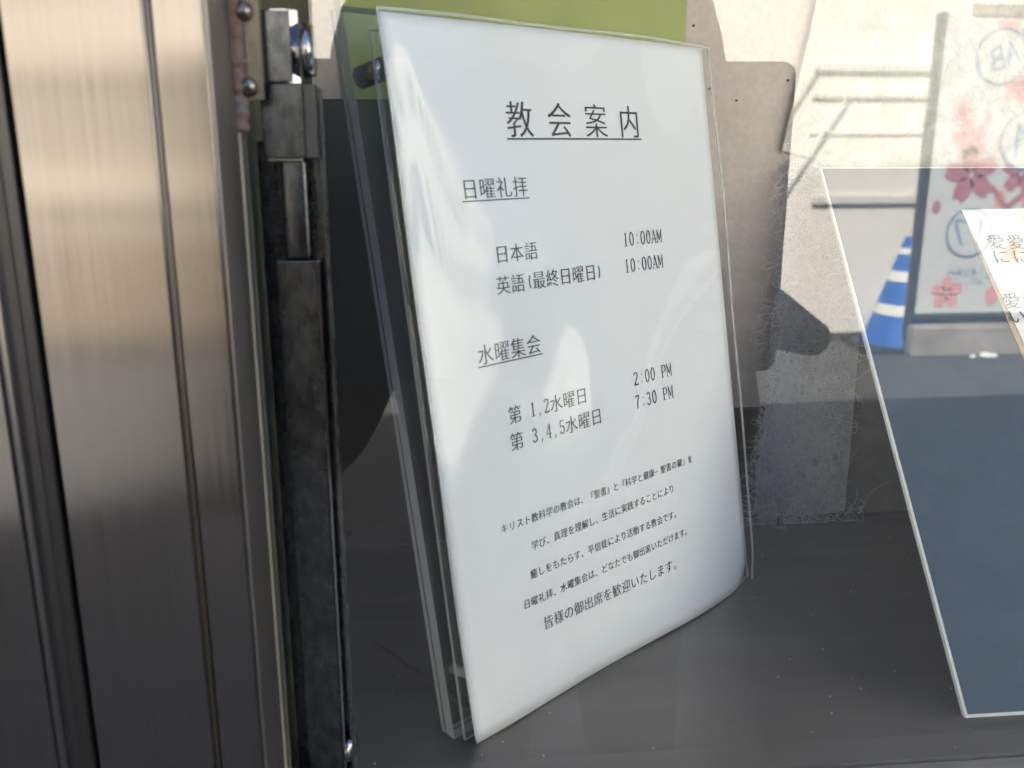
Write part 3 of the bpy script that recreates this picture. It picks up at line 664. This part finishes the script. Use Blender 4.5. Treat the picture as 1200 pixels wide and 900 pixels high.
def rim(fn):
    bm = bmesh.new(); n = 50; pa = None
    for k in range(n+1):
        a, b_ = fn(k/n); a = bm.verts.new(slv(*a)+nn*.0002); b_ = bm.verts.new(slv(*b_)+nn*.0002)
        if pa: bm.faces.new((pa[0], pa[1], b_, a))
        pa = (a, b_)
    bmesh.ops.recalc_face_normals(bm, faces=bm.faces)
    ex = bmesh.ops.extrude_face_region(bm, geom=bm.faces[:])
    for v in [g_ for g_ in ex['geom'] if isinstance(g_, bmesh.types.BMVert)]: v.co -= nn*.0004
    o = obj('sleeve_rim', bm, RIM, ns); o.location -= ns.location
rim(lambda t: ((.991, t), (1.0, t))); rim(lambda t: ((0, t*.985), (.006, t*.985))); rim(lambda t: ((t, 0), (t, .004)))
def PL(text, u0, v0, em, adv=None, slope=0, name='text_line'): put_line(name, text, u0, v0, em, adv or em, pagesurf, ns, slope=slope, off=-.003 if em < 5 else -.007)
def UL(u0, u1, v, wd=.55):
    bm = bmesh.new(); n = 14; pa = None
    for k in range(n+1):
        u = u0+(u1-u0)*k/n; a = bm.verts.new(pagesurf(u, v-wd/2, .0002)); b_ = bm.verts.new(pagesurf(u, v+wd/2, .0002))
        if pa: bm.faces.new((pa[0], pa[1], b_, a))
        pa = (a, b_)
    o = obj('underline', bm, INK, ns); o.location -= ns.location
PL('教会案内', 59, 45.3, 15.4, 24.9); UL(57.7, 149.6, 47.8, .75)
PL('日曜礼拝', 29.3, 71.4, 9.5); UL(29.1, 67.2, 73.0)
PL('日本語', 43.2, 98.9, 8.6); PL('10:00AM', 128, 98.9, 9.0)
PL('英語(最終日曜日)', 41.8, 112.0, 8.65); PL('10:00AM', 127.3, 111.6, 9.0)
PL('水曜集会', 27, 139.9, 9.5); UL(26.8, 65, 141.4)
PL('第 1,2水曜日', 40.2, 168.0, 8.65); PL('2:00 PM', 126, 167.2, 9.0)
PL('第 3,4,5水曜日', 39.5, 179.7, 8.8); PL('7:30 PM', 125.5, 178.8, 9.0)
PL('キリスト教科学の教会は、『聖書』と『科学と健康−聖書の鍵』を', 28.3, 213.9, 4.65, 4.65, .010)
PL('学び、真理を理解し、生活に実践することにより', 45, 226.4, 4.75, 4.75, .004)
PL('癒しをもたらす、平信徒により活動する教会です。', 42.3, 238.8, 4.75, 4.75, .015)
PL('日曜礼拝、水曜集会は、どなたでも御出席いただけます。', 36, 250.8, 4.72, 4.72, .009)
PL('皆様の御出席を歓迎いたします。', 46.6, 264.0, 6.75, 6.75, .026)

for tx, u, v in (('愛に',85.5,59.0),('愛に',97.2,59.2),('愛い',82.5,98.0),('愛と',94.5,98.0),('神は',108.5,59.4),('愛す',108.0,98.0)):
    put_line('text_column', tx, u, v, 11.0, 9.9, surf_blue, vp_, vertical=True, m=INK, off=-.012)

st = thing('acrylic_stand', 'clear acrylic two-panel stand with spacer bolts behind the white notice', 'stand', nBL)
def spt(u, h, d): return nBL+un*u+upn*h+nn*d
def panel(name, u0, u1, h0, h1, d_bot, d_top, th):
    """clear slab; faces clear, edges milky"""
    bm = bmesh.new()
    def q(u, h, k): t = (h-h0)/(h1-h0); return spt(u, h, d_bot*(1-t)+d_top*t-k)
    P = [(u0,h0),(u1,h0),(u1,h1),(u0,h1)]
    A = [bm.verts.new(q(u,h,0)) for u, h in P]; B = [bm.verts.new(q(u,h,th)) for u, h in P]
    for v in A+B: v.co.z = max(v.co.z, .0004)
    bm.faces.new(A); bm.faces.new(B[::-1])
    for i in range(4):
        f_ = bm.faces.new((A[i], B[i], B[(i+1)%4], A[(i+1)%4])); f_.material_index = 1
    bmesh.ops.recalc_face_normals(bm, faces=bm.faces)
    o = obj(name, bm, [ACRYL, ACRYL_EDGE], st); o.location -= st.location
panel('front_panel', -.0032, .2135, .002, .290, -.0022, -.0022, .0016)
panel('back_panel', -.0046, .2120, .0005, .303, -.0142, -.0228, .0024)
panel('middle_panel', -.0046, .2118, .0005, .3025, -.0082, -.0166, .0052)
for u in (.004, .205):
    for h in (.028, .277):
        bm = bmesh.new(); d1 = -.0139-.0085*h/.303
        cyl(bm, spt(u,h,-.0053), spt(u,h,d1), .0045 if h > .1 else .0022, n=24); o = obj('spacer', bm, CHROME if u < .1 and h > .1 else ACRYL_EDGE, st, True); o.location -= st.location
bm = bmesh.new(); cyl(bm, (-.031,.106,.0045), (.012,.047,.0045), .0013, n=14); o = obj('rear_rod', bm, LATCHSIDE, st, True); o.location -= st.location

# dust specks on the shelf
bm = bmesh.new()
for k in range(130):
    x, y = random.uniform(-.05,.45), random.uniform(.004,.235); r_ = random.uniform(.00012,.00038)
    bmesh.ops.create_icosphere(bm, subdivisions=1, radius=r_, matrix=Matrix.Translation((x,y,r_*.8)))
o = obj('dust', bm, CARDCORE); o['kind'] = 'stuff'; tag(o, 'pale dust specks lying on the dark metal shelf', 'dust')
